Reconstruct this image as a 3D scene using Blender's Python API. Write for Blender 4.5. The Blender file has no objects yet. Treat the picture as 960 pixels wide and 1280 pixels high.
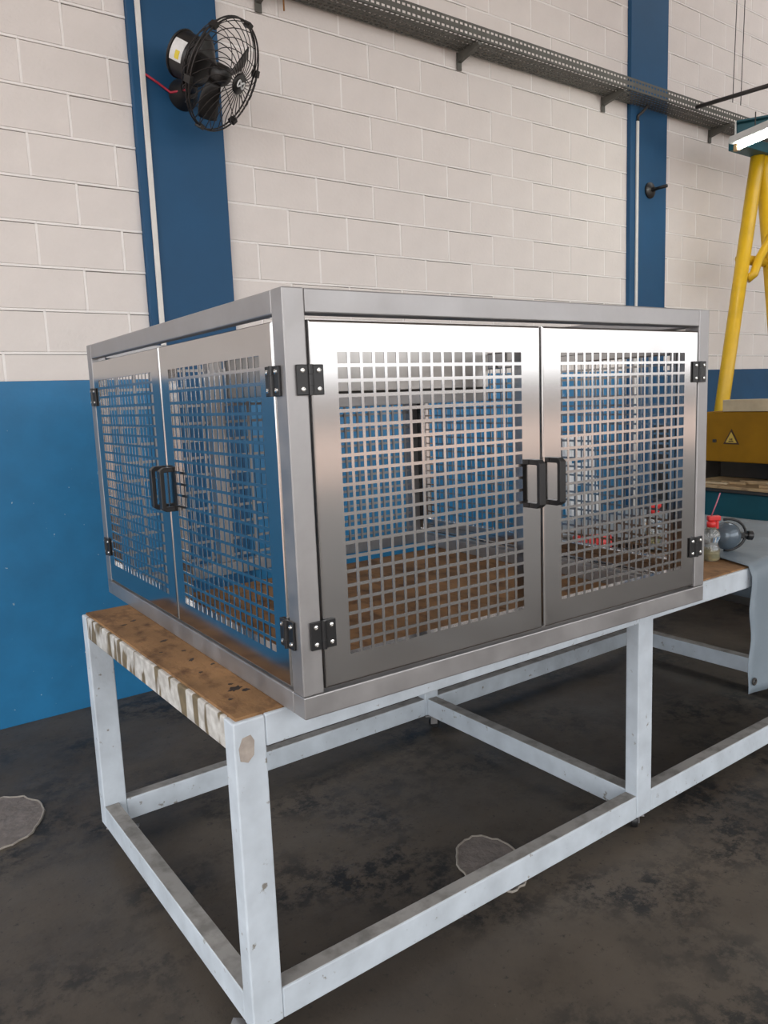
import bpy, bmesh, math, random
from mathutils import Vector, Matrix

random.seed(7)
SC = bpy.context.scene
COL = SC.collection

# ------------------------------------------------------------------ camera
cam_data = bpy.data.cameras.new('camera')
cam = bpy.data.objects.new('camera', cam_data)
COL.objects.link(cam)
cam_data.sensor_fit = 'VERTICAL'
cam_data.sensor_height = 36.0
cam_data.lens = 961.72 / 1280 * 36.0
cam_data.clip_start = 0.05
cam_data.clip_end = 200
_r = Vector((0.80543047, -0.59145241, -0.03828578))
_u = Vector((0.11689682, 0.09519625, 0.98857109))
_w = Vector((0.5810481, 0.80070077, -0.14581286))
cam.matrix_world = Matrix(((_r.x, _u.x, -_w.x, 0.0), (_r.y, _u.y, -_w.y, 0.0),
                           (_r.z, _u.z, -_w.z, 1.508), (0, 0, 0, 1)))
SC.camera = cam

# ------------------------------------------------------------------ sky, exposure
world = bpy.data.worlds.new('overcast_sky')
SC.world = world
world.use_nodes = True
_bg = world.node_tree.nodes['Background']
_bg.inputs['Color'].default_value = (0.985, 0.99, 1.0, 1)
_bg.inputs['Strength'].default_value = 5.0
SC.view_settings.view_transform = 'Standard'
SC.view_settings.look = 'None'
SC.view_settings.gamma = 1.0
SC.view_settings.use_curve_mapping = False
SC.view_settings.exposure = -0.6

# hall extents
YW = 3.9675            # block wall
X0, X1 = -3.3, 20.0
YB = -9.0             # far side of the hall, with the daylight openings
ZC = 6.4               # roof
ADDED_SKY_STRIPS = [(-6.8, -5.4, -2.0, 12.0), (1.7, 2.9, 6.6, 11.0)]     # unseen roof openings added for top light and the upper right wall
BACK_OPEN = (0.0, 5.9)
ADDED_GATE = (-7.5, 3.3, 5.6)     # unseen opening added to brighten the left: from y, to y, height


def portal(name, loc, rot, sx, sy):
    d = bpy.data.lights.new(name, 'AREA')
    d.shape = 'RECTANGLE'
    d.size, d.size_y = sx, sy
    d.cycles.is_portal = True
    o = bpy.data.objects.new(name, d)
    o.location, o.rotation_euler = loc, rot
    COL.objects.link(o)


portal('daylight_gable', ((X0 + X1) / 2, YB - 0.1, sum(BACK_OPEN) / 2), (math.radians(90), 0, 0), X1 - X0, BACK_OPEN[1] - BACK_OPEN[0])
portal('daylight_added_gate', (X0 - 0.2, (ADDED_GATE[0] + ADDED_GATE[1]) / 2, ADDED_GATE[2] / 2), (math.radians(90), 0, math.radians(-90)), ADDED_GATE[1] - ADDED_GATE[0], ADDED_GATE[2])
for _a, _b, _c, _d in ADDED_SKY_STRIPS:
    portal('daylight_added_roof', ((_c + _d) / 2, (_a + _b) / 2, ZC + 0.15), (0, 0, 0), _d - _c, _b - _a)

# ------------------------------------------------------------------ materials
MATS = {}


def mat(name, col, rough=0.6, metal=0.0, var=0.0, vscale=8.0, bump=0.0, bscale=40.0, stretch=None, col2=None,
        thr=(0.45, 0.6), spec=0.5, emit=None, detail=5.0, rvar=0.0, trans=0.0):
    """Principled material: colour with noise variation, optional second colour in noise patches, bump."""
    if name in MATS:
        return MATS[name]
    m = bpy.data.materials.new(name)
    m.use_nodes = True
    nt = m.node_tree
    N, L = nt.nodes, nt.links
    b = N['Principled BSDF']
    b.inputs['Roughness'].default_value = rough
    b.inputs['Metallic'].default_value = metal
    b.inputs['Specular IOR Level'].default_value = spec
    b.inputs['Transmission Weight'].default_value = trans
    c = (*col, 1)
    b.inputs['Base Color'].default_value = c
    tc = N.new('ShaderNodeTexCoord')
    mp = N.new('ShaderNodeMapping')
    L.new(tc.outputs['Object'], mp.inputs['Vector'])
    if stretch:
        mp.inputs['Scale'].default_value = stretch
    last = None
    if var > 0 or col2:
        nz = N.new('ShaderNodeTexNoise')
        nz.inputs['Scale'].default_value = vscale
        nz.inputs['Detail'].default_value = detail
        nz.inputs['Roughness'].default_value = 0.6
        L.new(mp.outputs['Vector'], nz.inputs['Vector'])
        mr = N.new('ShaderNodeMapRange')
        if col2:
            mr.inputs['From Min'].default_value = thr[0]
            mr.inputs['From Max'].default_value = thr[1]
        else:
            mr.inputs['From Min'].default_value = 0.3
            mr.inputs['From Max'].default_value = 0.7
        L.new(nz.outputs['Fac'], mr.inputs['Value'])
        mx = N.new('ShaderNodeMix')
        mx.data_type = 'RGBA'
        if col2:
            mx.inputs['A'].default_value = c
            mx.inputs['B'].default_value = (*col2, 1)
        else:
            mx.inputs['A'].default_value = (*[max(0, x * (1 - var)) for x in col], 1)
            mx.inputs['B'].default_value = (*[min(1, x * (1 + var)) for x in col], 1)
        L.new(mr.outputs['Result'], mx.inputs['Factor'])
        last = mx.outputs['Result']
        if col2 and var > 0:
            n3 = N.new('ShaderNodeTexNoise')
            n3.inputs['Scale'].default_value = vscale * 0.33
            n3.inputs['Detail'].default_value = 4
            L.new(mp.outputs['Vector'], n3.inputs['Vector'])
            mr3 = N.new('ShaderNodeMapRange')
            mr3.inputs['From Min'].default_value = 0.3
            mr3.inputs['From Max'].default_value = 0.7
            mr3.inputs['To Min'].default_value = 1 - var
            mr3.inputs['To Max'].default_value = 1 + var
            L.new(n3.outputs['Fac'], mr3.inputs['Value'])
            vm = N.new('ShaderNodeVectorMath')
            vm.operation = 'SCALE'
            L.new(last, vm.inputs[0])
            L.new(mr3.outputs['Result'], vm.inputs['Scale'])
            last = vm.outputs['Vector']
        L.new(last, b.inputs['Base Color'])
        if rvar > 0:
            mr2 = N.new('ShaderNodeMapRange')
            mr2.inputs['From Min'].default_value = 0.3
            mr2.inputs['From Max'].default_value = 0.7
            mr2.inputs['To Min'].default_value = max(0.02, rough - rvar)
            mr2.inputs['To Max'].default_value = min(1, rough + rvar)
            L.new(nz.outputs['Fac'], mr2.inputs['Value'])
            L.new(mr2.outputs['Result'], b.inputs['Roughness'])
    if bump > 0:
        n2 = N.new('ShaderNodeTexNoise')
        n2.inputs['Scale'].default_value = bscale
        n2.inputs['Detail'].default_value = 4
        L.new(mp.outputs['Vector'], n2.inputs['Vector'])
        bp = N.new('ShaderNodeBump')
        bp.inputs['Strength'].default_value = bump
        bp.inputs['Distance'].default_value = 0.01
        L.new(n2.outputs['Fac'], bp.inputs['Height'])
        L.new(bp.outputs['Normal'], b.inputs['Normal'])
    if emit:
        b.inputs['Emission Color'].default_value = (*emit[0], 1)
        b.inputs['Emission Strength'].default_value = emit[1]
    MATS[name] = m
    return m


M_WHITE = mat('white_wall_paint', (0.775, 0.722, 0.685), 0.75, var=0.05, vscale=2.2, bump=0.25, bscale=60)
M_JOINT = mat('white_mortar_paint', (0.90, 0.865, 0.835), 0.75, var=0.04, vscale=6, bump=0.3, bscale=50)
M_BLUE = mat('blue_wall_paint', (0.02, 0.13, 0.30), 0.5, var=0.16, vscale=1.6, bump=0.12, bscale=25, rvar=0.06)
M_CHIP = mat('blue_wall_chips', (0.016, 0.170, 0.365), 0.42, col2=(0.55, 0.58, 0.6), thr=(0.70, 0.73), vscale=22, var=0.1, bump=0.1, bscale=25)
M_COLUMN = mat('blue_column_paint', (0.003, 0.068, 0.168), 0.6, var=0.12, vscale=1.5, bump=0.08, bscale=18)
M_STEEL = mat('brushed_stainless_sheet', (0.49, 0.48, 0.475), 0.135, 1.0, var=0.03, vscale=2)
M_STEEL2 = mat('stainless_panel_inside', (0.5, 0.48, 0.46), 0.33, 1.0, var=0.08, vscale=3, stretch=(8, 8, 1))
M_TUBE = mat('satin_metal_tube', (0.38, 0.37, 0.37), 0.48, 0.85, var=0.10, vscale=5, stretch=(2, 2, 2), rvar=0.08)
M_BLACK = mat('black_plastic', (0.012, 0.012, 0.013), 0.38, var=0.2, vscale=20)
M_SCREW = mat('bright_screw', (0.82, 0.82, 0.80), 0.25, 1.0, var=0.05, vscale=30)
M_TABLE = mat('worn_white_table_paint', (0.52, 0.572, 0.625), 0.5, col2=(0.22, 0.205, 0.18), thr=(0.64, 0.70), vscale=30, var=0.12, bump=0.15, bscale=50)
M_DUSTY = mat('dusty_white_paint', (0.30, 0.29, 0.275), 0.85, col2=(0.18, 0.172, 0.16), thr=(0.45, 0.68), vscale=14, var=0.12)
M_WOOD = mat('stained_plywood', (0.25, 0.138, 0.062), 0.72, spec=0.3, col2=(0.075, 0.036, 0.018), thr=(0.50, 0.74), vscale=14, var=0.35, bump=0.25, bscale=45, stretch=(1.6, 1, 1))
M_STAIN = mat('burnt_wood_mark', (0.022, 0.012, 0.008), 0.6, var=0.3, vscale=30)
M_TARP = mat('grey_blue_tarpaulin', (0.20, 0.245, 0.285), 0.55, col2=(0.34, 0.39, 0.42), thr=(0.62, 0.78), vscale=11, var=0.12, bump=0.5, bscale=9)
M_TRAY = mat('galvanised_tray', (0.13, 0.127, 0.112), 0.6, 0.4, var=0.15, vscale=10)
M_DARKMETAL = mat('dark_steel', (0.055, 0.05, 0.045), 0.5, 0.3, var=0.2, vscale=12)
M_CONDUIT = mat('white_conduit', (0.74, 0.72, 0.68), 0.5, var=0.06, vscale=8)
M_FAN = mat('black_fan_paint', (0.016, 0.014, 0.013), 0.42, var=0.2, vscale=14)
M_WIRE = mat('dark_guard_wire', (0.035, 0.03, 0.028), 0.45, 0.5, var=0.2, vscale=25)
M_REDWIRE = mat('red_cable_sheath', (0.45, 0.02, 0.05), 0.5, var=0.1, vscale=15)
M_LABEL = mat('white_motor_label', (0.75, 0.75, 0.74), 0.5, var=0.08, vscale=30)
M_YLABEL = mat('yellow_label_print', (0.75, 0.60, 0.05), 0.5, var=0.08, vscale=30)
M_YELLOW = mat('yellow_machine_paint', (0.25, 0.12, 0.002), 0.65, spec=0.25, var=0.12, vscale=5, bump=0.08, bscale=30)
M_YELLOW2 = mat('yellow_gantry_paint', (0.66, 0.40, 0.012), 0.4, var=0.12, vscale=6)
M_TEAL = mat('teal_machine_paint', (0.006, 0.075, 0.10), 0.5, var=0.14, vscale=4)
M_BEIGE = mat('beige_channel_paint', (0.46, 0.37, 0.24), 0.6, var=0.15, vscale=9)
M_BOARD = mat('pale_wood_offcuts', (0.42, 0.29, 0.155), 0.65, col2=(0.16, 0.10, 0.05), thr=(0.55, 0.7), vscale=7, var=0.2)
M_SIGN = mat('warning_sign_yellow', (0.52, 0.36, 0.06), 0.6, var=0.06, vscale=20)
M_SIGNB = mat('warning_sign_border', (0.05, 0.02, 0.006), 0.5, var=0.1, vscale=20)
M_LAMP = mat('lamp_body_white', (0.62, 0.63, 0.61), 0.5, var=0.06, vscale=8)
M_TUBE_ON = mat('lit_fluorescent_tube', (0.9, 0.92, 0.95), 0.4, emit=((0.98, 1.0, 0.90), 70.0))
M_BRASS = mat('lamp_holder', (0.45, 0.30, 0.14), 0.5, var=0.1, vscale=30)
M_PLASTICW = mat('white_plastic', (0.80, 0.82, 0.84), 0.45, var=0.05, vscale=6)
M_RED = mat('red_plastic', (0.62, 0.03, 0.03), 0.4, var=0.1, vscale=16)
M_PINK = mat('pink_tube', (0.55, 0.16, 0.22), 0.4, var=0.1, vscale=16)
M_GLASS = mat('clear_bottle', (0.93, 0.93, 0.90), 0.08, trans=0.92, var=0.02, vscale=10)
M_LIQUID = mat('yellowish_liquid', (0.55, 0.48, 0.20), 0.1, trans=0.7, var=0.05, vscale=10)
M_VISOR = mat('dark_glossy_visor', (0.10, 0.13, 0.16), 0.18, 0.2, var=0.08, vscale=8)
M_CEIL = mat('roof_sheet', (0.60, 0.59, 0.57), 0.8, var=0.06, vscale=2)
M_HALL = mat('hall_far_wall', (0.52, 0.51, 0.50), 0.8, var=0.08, vscale=1)
M_YWALL = mat('added_yard_wall', (0.25, 0.245, 0.24), 0.9, var=0.1, vscale=0.6)  # added unseen wall, gives the grey band mirrored in the doors
M_YARD = mat('added_yard_paving', (0.43, 0.315, 0.255), 0.8, var=0.1, vscale=0.5)  # added unseen ground, gives the warm band mirrored in the doors
M_CRACK = mat('dirty_joint_base', (0.20, 0.18, 0.16), 0.9, var=0.2, vscale=12)
M_PALE = mat('pale_wood_strip', (0.50, 0.40, 0.26), 0.7, var=0.2, vscale=9)
M_BLUE_SHADE = mat('blue_wall_paint_shaded', (0.005, 0.062, 0.150), 0.55, var=0.15, vscale=2, bump=0.1, bscale=25)  # blue wall paint darkened: shade right of the far column put into the colour
M_RUST = mat('rusty_rod', (0.30, 0.14, 0.04), 0.7, var=0.2, vscale=20)
M_PATCH = mat('pale_cement_patch', (0.185, 0.160, 0.145), 0.85, var=0.25, vscale=18, bump=0.5, bscale=60)
M_PATCHRIM = mat('cement_patch_rim', (0.30, 0.27, 0.235), 0.9, var=0.2, vscale=30)
M_BARE = mat('bare_metal_scar', (0.36, 0.31, 0.27), 0.7, var=0.2, vscale=30)


def floor_material():
    m = bpy.data.materials.new('stained_concrete_floor')
    m.use_nodes = True
    N, L = m.node_tree.nodes, m.node_tree.links
    b = N['Principled BSDF']
    tc = N.new('ShaderNodeTexCoord')

    def noise(scale, detail, rough=0.6, off=(0, 0, 0)):
        mp = N.new('ShaderNodeMapping')
        mp.inputs['Location'].default_value = off
        L.new(tc.outputs['Object'], mp.inputs['Vector'])
        n = N.new('ShaderNodeTexNoise')
        n.inputs['Scale'].default_value = scale
        n.inputs['Detail'].default_value = detail
        n.inputs['Roughness'].default_value = rough
        L.new(mp.outputs['Vector'], n.inputs['Vector'])
        return n.outputs['Fac']

    def rng(v, a, c, lo=0.0, hi=1.0):
        r = N.new('ShaderNodeMapRange')
        r.inputs['From Min'].default_value = a
        r.inputs['From Max'].default_value = c
        r.inputs['To Min'].default_value = lo
        r.inputs['To Max'].default_value = hi
        L.new(v, r.inputs['Value'])
        return r.outputs['Result']

    def mix(f, a, c):
        x = N.new('ShaderNodeMix')
        x.data_type = 'RGBA'
        L.new(f, x.inputs['Factor'])
        for s, k in ((a, 'A'), (c, 'B')):
            if isinstance(s, tuple):
                x.inputs[k].default_value = (*s, 1)
            else:
                L.new(s, x.inputs[k])
        return x.outputs['Result']

    base = mix(rng(noise(1.1, 6), 0.35, 0.65), (0.060, 0.048, 0.037), (0.106, 0.086, 0.066))
    blot = N.new('ShaderNodeMath')
    blot.operation = 'MULTIPLY'
    L.new(rng(noise(2.1, 3, 0.5, (3.1, 1.7, 0)), 0.44, 0.62), blot.inputs[0])
    L.new(rng(noise(13.0, 10, 0.78, (0.4, 5.2, 0)), 0.46, 0.56), blot.inputs[1])
    c1 = mix(blot.outputs['Value'], base, (0.019, 0.0175, 0.016))
    c2 = mix(rng(noise(40, 6, 0.75), 0.58, 0.68), c1, (0.022, 0.02, 0.018))
    c3 = mix(rng(noise(60, 4, 0.75, (9, 2, 0)), 0.68, 0.74), c2, (0.16, 0.14, 0.12))
    L.new(c3, b.inputs['Base Color'])
    L.new(rng(noise(3, 5), 0.3, 0.7, 0.42, 0.68), b.inputs['Roughness'])
    bp = N.new('ShaderNodeBump')
    bp.inputs['Strength'].default_value = 0.25
    bp.inputs['Distance'].default_value = 0.006
    L.new(noise(30, 6, 0.7), bp.inputs['Height'])
    L.new(bp.outputs['Normal'], b.inputs['Normal'])
    return m


def striped_material():
    """Worn white paint rubbed through to brown in upright strips along the rail."""
    m = bpy.data.materials.new('rubbed_striped_paint')
    m.use_nodes = True
    N, L = m.node_tree.nodes, m.node_tree.links
    b = N['Principled BSDF']
    b.inputs['Roughness'].default_value = 0.65
    tc = N.new('ShaderNodeTexCoord')
    mp = N.new('ShaderNodeMapping')
    mp.inputs['Scale'].default_value = (0.0, 1.0, 0.22)
    L.new(tc.outputs['Object'], mp.inputs['Vector'])
    n = N.new('ShaderNodeTexNoise')
    n.inputs['Scale'].default_value = 22
    n.inputs['Detail'].default_value = 1.5
    n.inputs['Distortion'].default_value = 0.3
    L.new(mp.outputs['Vector'], n.inputs['Vector'])
    r = N.new('ShaderNodeMapRange')
    r.inputs['From Min'].default_value = 0.52
    r.inputs['From Max'].default_value = 0.56
    L.new(n.outputs['Fac'], r.inputs['Value'])
    n2 = N.new('ShaderNodeTexNoise')
    n2.inputs['Scale'].default_value = 30
    n2.inputs['Detail'].default_value = 6
    L.new(tc.outputs['Object'], n2.inputs['Vector'])
    r2 = N.new('ShaderNodeMapRange')
    r2.inputs['From Min'].default_value = 0.3
    r2.inputs['From Max'].default_value = 0.62
    L.new(n2.outputs['Fac'], r2.inputs['Value'])
    w = N.new('ShaderNodeMix'); w.data_type = 'RGBA'
    w.inputs['A'].default_value = (0.64, 0.63, 0.60, 1)
    w.inputs['B'].default_value = (0.40, 0.38, 0.35, 1)
    L.new(r2.outputs['Result'], w.inputs['Factor'])
    d = N.new('ShaderNodeMix'); d.data_type = 'RGBA'
    d.inputs['A'].default_value = (0.20, 0.155, 0.09, 1)
    d.inputs['B'].default_value = (0.13, 0.10, 0.06, 1)
    L.new(r2.outputs['Result'], d.inputs['Factor'])
    x = N.new('ShaderNodeMix'); x.data_type = 'RGBA'
    L.new(r.outputs['Result'], x.inputs['Factor'])
    L.new(w.outputs['Result'], x.inputs['A'])
    L.new(d.outputs['Result'], x.inputs['B'])
    L.new(x.outputs['Result'], b.inputs['Base Color'])
    return m


M_FLOOR = floor_material()
M_STRIPE = striped_material()


# ------------------------------------------------------------------ helpers
def link(name, me, m, parent=None, loc=None, rot=None, smooth=False):
    o = bpy.data.objects.new(name, me)
    COL.objects.link(o)
    if m and not me.materials:
        me.materials.append(m)
    if parent:
        o.parent = parent
    if loc is not None:
        o.location = loc
    if rot is not None:
        o.rotation_euler = rot
    if smooth:
        for p in me.polygons:
            p.use_smooth = True
    return o


def empty(name, loc=(0, 0, 0), rz=0.0, label=None, cat=None, group=None):
    o = bpy.data.objects.new(name, None)
    COL.objects.link(o)
    o.location = loc
    o.rotation_euler = (0, 0, rz)
    tag(o, label, cat, group)
    return o


def tag(o, label=None, cat=None, group=None, kind=None):
    if label: o['label'] = label
    if cat: o['category'] = cat
    if group: o['group'] = group
    if kind: o['kind'] = kind
    return o


def finish(bm, name):
    bmesh.ops.recalc_face_normals(bm, faces=bm.faces)
    me = bpy.data.meshes.new(name)
    bm.to_mesh(me)
    bm.free()
    return me


def bm_box(bm, lo, hi, bevel=0.0, seg=2):
    lo, hi = Vector(lo), Vector(hi)
    r = bmesh.ops.create_cube(bm, size=1.0)
    s, c = hi - lo, (hi + lo) / 2
    for v in r['verts']:
        v.co = Vector((v.co.x * s.x + c.x, v.co.y * s.y + c.y, v.co.z * s.z + c.z))
    if bevel > 0:
        es = set()
        for v in r['verts']:
            es.update(v.link_edges)
        bmesh.ops.bevel(bm, geom=list(es), offset=bevel, segments=seg, affect='EDGES', profile=0.5)


def box(name, lo, hi, m, parent=None, bevel=0.0, loc=None, rot=None, seg=2):
    bm = bmesh.new()
    bm_box(bm, lo, hi, bevel, seg)
    return link(name, finish(bm, name), m, parent, loc, rot)


def boxes(name, lst, m, parent=None, bevel=0.0):
    bm = bmesh.new()
    for lo, hi in lst:
        bm_box(bm, lo, hi, bevel)
    return link(name, finish(bm, name), m, parent)


def bm_tube(bm, pts, r, n=8, closed=False, caps=True):
    """A round tube along a polyline; r is a number or a list."""
    pts = [Vector(p) for p in pts]
    k = len(pts)
    rings = []
    up = None
    for i, p in enumerate(pts):
        if closed:
            t = (pts[(i + 1) % k] - pts[i - 1]).normalized()
        else:
            t = (pts[min(i + 1, k - 1)] - pts[max(i - 1, 0)]).normalized()
        if up is None:
            a = Vector((0, 0, 1)) if abs(t.z) < 0.9 else Vector((1, 0, 0))
            up = t.cross(a).normalized()
        up = (up - t * up.dot(t)).normalized()
        w = t.cross(up)
        rr = r[i] if isinstance(r, (list, tuple)) else r
        rings.append([bm.verts.new(p + (up * math.cos(q) + w * math.sin(q)) * rr)
                      for q in [2 * math.pi * j / n for j in range(n)]])
    m = k if closed else k - 1
    for i in range(m):
        a, c = rings[i], rings[(i + 1) % k]
        for j in range(n):
            bm.faces.new((a[j], a[(j + 1) % n], c[(j + 1) % n], c[j]))
    if caps and not closed:
        bm.faces.new(rings[0][::-1])
        bm.faces.new(rings[-1])


def tube(name, pts, r, m, parent=None, n=10, closed=False, loc=None, rot=None):
    bm = bmesh.new()
    bm_tube(bm, pts, r, n, closed)
    return link(name, finish(bm, name), m, parent, loc, rot, smooth=True)


def bm_lathe(bm, prof, n=24, mtx=None):
    """prof: (radius, height) pairs about local z."""
    rings = []
    for r, h in prof:
        if r < 1e-6:
            rings.append([bm.verts.new((0, 0, h))])
        else:
            rings.append([bm.verts.new((r * math.cos(2 * math.pi * j / n), r * math.sin(2 * math.pi * j / n), h)) for j in range(n)])
    vs = [v for rg in rings for v in rg]
    for a, c in zip(rings, rings[1:]):
        for j in range(n):
            p = [a[j % len(a)], a[(j + 1) % len(a)], c[(j + 1) % len(c)], c[j % len(c)]]
            q = []
            for v in p:
                if v not in q:
                    q.append(v)
            if len(q) > 2:
                bm.faces.new(q)
    if mtx:
        for v in vs:
            v.co = mtx @ v.co


def lathe(name, prof, m, parent=None, loc=None, rot=None, n=24, smooth=True):
    bm = bmesh.new()
    bm_lathe(bm, prof, n)
    me = finish(bm, name)
    o = link(name, me, m, parent, loc, rot)
    if smooth:
        for p in me.polygons:
            p.use_smooth = True
        try:
            me.set_sharp_from_angle(angle=math.radians(40))
        except Exception:
            pass
    return o


def perforated(us, vs, holes, thick):
    """Sheet in the local x-z plane, y from 0 to thick; us, vs sorted lines, holes = set of (i, j) cells left open."""
    nu, nv = len(us), len(vs)
    verts = [(u, y, v) for y in (0.0, thick) for v in vs for u in us]
    idx = lambda k, i, j: k * nu * nv + j * nu + i
    faces = []
    for j in range(nv - 1):
        for i in range(nu - 1):
            solid = (i, j) not in holes
            if solid:
                faces.append((idx(0, i, j), idx(0, i + 1, j), idx(0, i + 1, j + 1), idx(0, i, j + 1)))
                faces.append((idx(1, i, j), idx(1, i, j + 1), idx(1, i + 1, j + 1), idx(1, i + 1, j)))
    def cell(i, j):
        return 0 <= i < nu - 1 and 0 <= j < nv - 1 and (i, j) not in holes
    for j in range(nv):
        for i in range(nu - 1):
            if cell(i, j - 1) != cell(i, j):
                f = (idx(0, i, j), idx(1, i, j), idx(1, i + 1, j), idx(0, i + 1, j))
                faces.append(f if cell(i, j) else f[::-1])
    for j in range(nv - 1):
        for i in range(nu):
            if cell(i - 1, j) != cell(i, j):
                f = (idx(0, i, j), idx(0, i, j + 1), idx(1, i, j + 1), idx(1, i, j))
                faces.append(f if cell(i, j) else f[::-1])
    return verts, faces


def mesh_from(name, verts, faces):
    me = bpy.data.meshes.new(name)
    me.from_pydata(verts, [], faces)
    me.validate()
    bm = bmesh.new()
    bm.from_mesh(me)
    loose = [v for v in bm.verts if not v.link_faces]
    bmesh.ops.delete(bm, geom=loose, context='VERTS')
    bmesh.ops.recalc_face_normals(bm, faces=bm.faces)
    bm.to_mesh(me)
    bm.free()
    return me


# ================================================================== THE SETTING
floor = tag(box('floor', (X0 - 0.3, YB - 0.3, -0.1), (X1 + 0.3, YW + 0.2, 0.0), M_FLOOR), kind='structure')

ZPAINT = 1.6535
wall = tag(box('wall_back', (X0 - 0.3, YW, 0.0), (X1 + 0.3, YW + 0.2, ZC), M_CRACK), kind='structure')
COLS = [(1.437, 1.905), (5.355, 5.83)]
box('painted_dado', (X0, YW - 0.006, 0.001), (COLS[1][0] + 0.1, YW + 0.01, ZPAINT), M_CHIP, wall)
box('painted_dado', (COLS[1][1] - 0.1, YW - 0.006, 0.001), (X1, YW + 0.01, ZPAINT), M_BLUE_SHADE, wall)

# concrete blocks, each its own piece
BH, BL, J = 0.2, 0.4, 0.0125
blk_cache = {}


def block_mesh(w, h, var):
    key = (round(w, 3), round(h, 3), var)
    if key not in blk_cache:
        rnd = random.Random(var * 17 + int(w * 1000))
        bm = bmesh.new()
        bm_box(bm, (0, -0.0065, 0), (w, 0.01, h), 0.0016, 1)
        for v in bm.verts:
            if v.co.y < 0.0:
                v.co.x += rnd.uniform(-0.0012, 0.0012)
                v.co.z += rnd.uniform(-0.0012, 0.0012)
                v.co.y += rnd.uniform(-0.0008, 0.0008)
        me = finish(bm, 'concrete_block')
        me.materials.append(M_WHITE)
        blk_cache[key] = me
    return blk_cache[key]


ZJ = 3.1839
n_blk = 0
mortar = bmesh.new()
spans = [(-0.3, COLS[0][0], 0.05), (COLS[0][1], COLS[1][0], 0.0), (COLS[1][1], 7.75, 0.03)]
for k in range(-9, 9):
    za, zb = ZJ + BH * k + J / 2, ZJ + BH * (k + 1) - J / 2
    za = max(za, ZPAINT)
    if zb - za < 0.02:
        continue
    row = k + 4          # row 0 is centred on z = 2.484
    for sa, sb, off in spans:
        xmax_top = sb
        start = 2.2846 + off + (0.2 if row % 2 else 0.0)
        x = start - BL * math.ceil((start - sa) / BL)
        while x < sb:
            a, c = max(x + J / 2, sa + 0.001), min(x + BL - J / 2, sb - 0.001)
            x += BL
            if c - a < 0.03:
                continue
            mid = (a + c) / 2
            # only what the picture shows of the wall
            if sa < 1 and za > 3.85:
                continue
            if sa == COLS[0][1] and za > 3.65 + 0.25 * (mid - 1.9) + 0.25:
                bm_box(mortar, (a - J, YW - 0.006, za - J), (c + J * 0.0, YW + 0.005, zb))
                continue
            crack = [0.0, 0.002, 0.003, 0.0042, 0.003][(n_blk * 7) % 5] if zb - za > 0.1 else 0.0
            o = link('concrete_block', block_mesh(c - a, zb - za - crack, n_blk % 4), None, wall, (a, YW, za))
            if c < sb - 0.01:
                bm_box(mortar, (c + 0.0004, YW - 0.0058, za), (c + J - 0.0004, YW + 0.005, zb), 0.001, 1)
            bm_box(mortar, (a - 0.004, YW - 0.0061, zb + 0.0004), (c + J - 0.0045, YW + 0.005, zb + J - 0.0006), 0.001, 1)
            n_blk += 1

jo = link('mortar_joints', finish(mortar, 'mortar_joints'), M_JOINT, wall)
jo['kind'] = 'stuff'
for (a, c, z) in ((X0, -0.262, ZPAINT), (7.712, X1, ZPAINT), (-0.262, 1.45, 3.95), (COLS[0][1], 5.36, 5.0), (5.8, 7.75, 5.0)):
    box('upper_plaster', (a, YW - 0.006, z), (c, YW + 0.01, ZC), M_WHITE, wall)
for i, (a, c) in enumerate(COLS):
    tag(box('wall_column', (a, YW - 0.04, 0.0), (c, YW + 0.05, ZC), M_COLUMN, None, 0.004), kind='structure')
# further columns along the wall, out of the frame
for x in (-2.48, 9.27, 13.2):
    tag(box('wall_column', (x, YW - 0.04, 0.0), (x + 0.47, YW + 0.05, ZC), M_COLUMN), kind='structure')

tag(boxes('wall_left', [((X0 - 0.3, YB - 0.3, 0.0), (X0, ADDED_GATE[0], ZC)), ((X0 - 0.3, ADDED_GATE[1], 0.0), (X0, YW, ZC)),
                        ((X0 - 0.3, ADDED_GATE[0], ADDED_GATE[2]), (X0, ADDED_GATE[1], ZC))], M_HALL), kind='structure')
tag(box('wall_right', (X1, YB - 0.3, 0.0), (X1 + 0.3, YW, ZC), M_HALL), kind='structure')
# unseen far side, opened up: posts and header; yard added for door reflections
tag(boxes('wall_front', [((x, YB - 0.3, 0.0), (x + 0.35, YB, BACK_OPEN[1])) for x in (X0, 15.5, X1 - 0.35)]
          + [((X0, YB - 0.3, BACK_OPEN[1]), (X1, YB, ZC))], M_HALL), kind='structure')
tag(boxes('ground', [((-50, YB - 45, -0.12), (80, YB - 0.301, -0.004)), ((-50, YB - 0.3, -0.12), (X0 - 0.301, YW + 10, -0.004))], M_YARD), kind='structure')
tag(box('wall_yard_added', (-50, -33.0, -0.1), (80, -32.6, 2.75), M_YWALL), kind='structure')  # backdrop added out of view for the cage door reflections
cl, y = [], YB - 0.3
for a, b_, xa, xb in ADDED_SKY_STRIPS:
    cl.append(((X0 - 0.3, y, ZC), (X1 + 0.3, a, ZC + 0.1)))
    cl.append(((X0 - 0.3, a, ZC), (xa, b_, ZC + 0.1)))
    cl.append(((xb, a, ZC), (X1 + 0.3, b_, ZC + 0.1)))
    y = b_
cl.append(((X0 - 0.3, y, ZC), (X1 + 0.3, YW + 0.2, ZC + 0.1)))
tag(boxes('ceiling', cl, M_CEIL), kind='structure')


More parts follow.
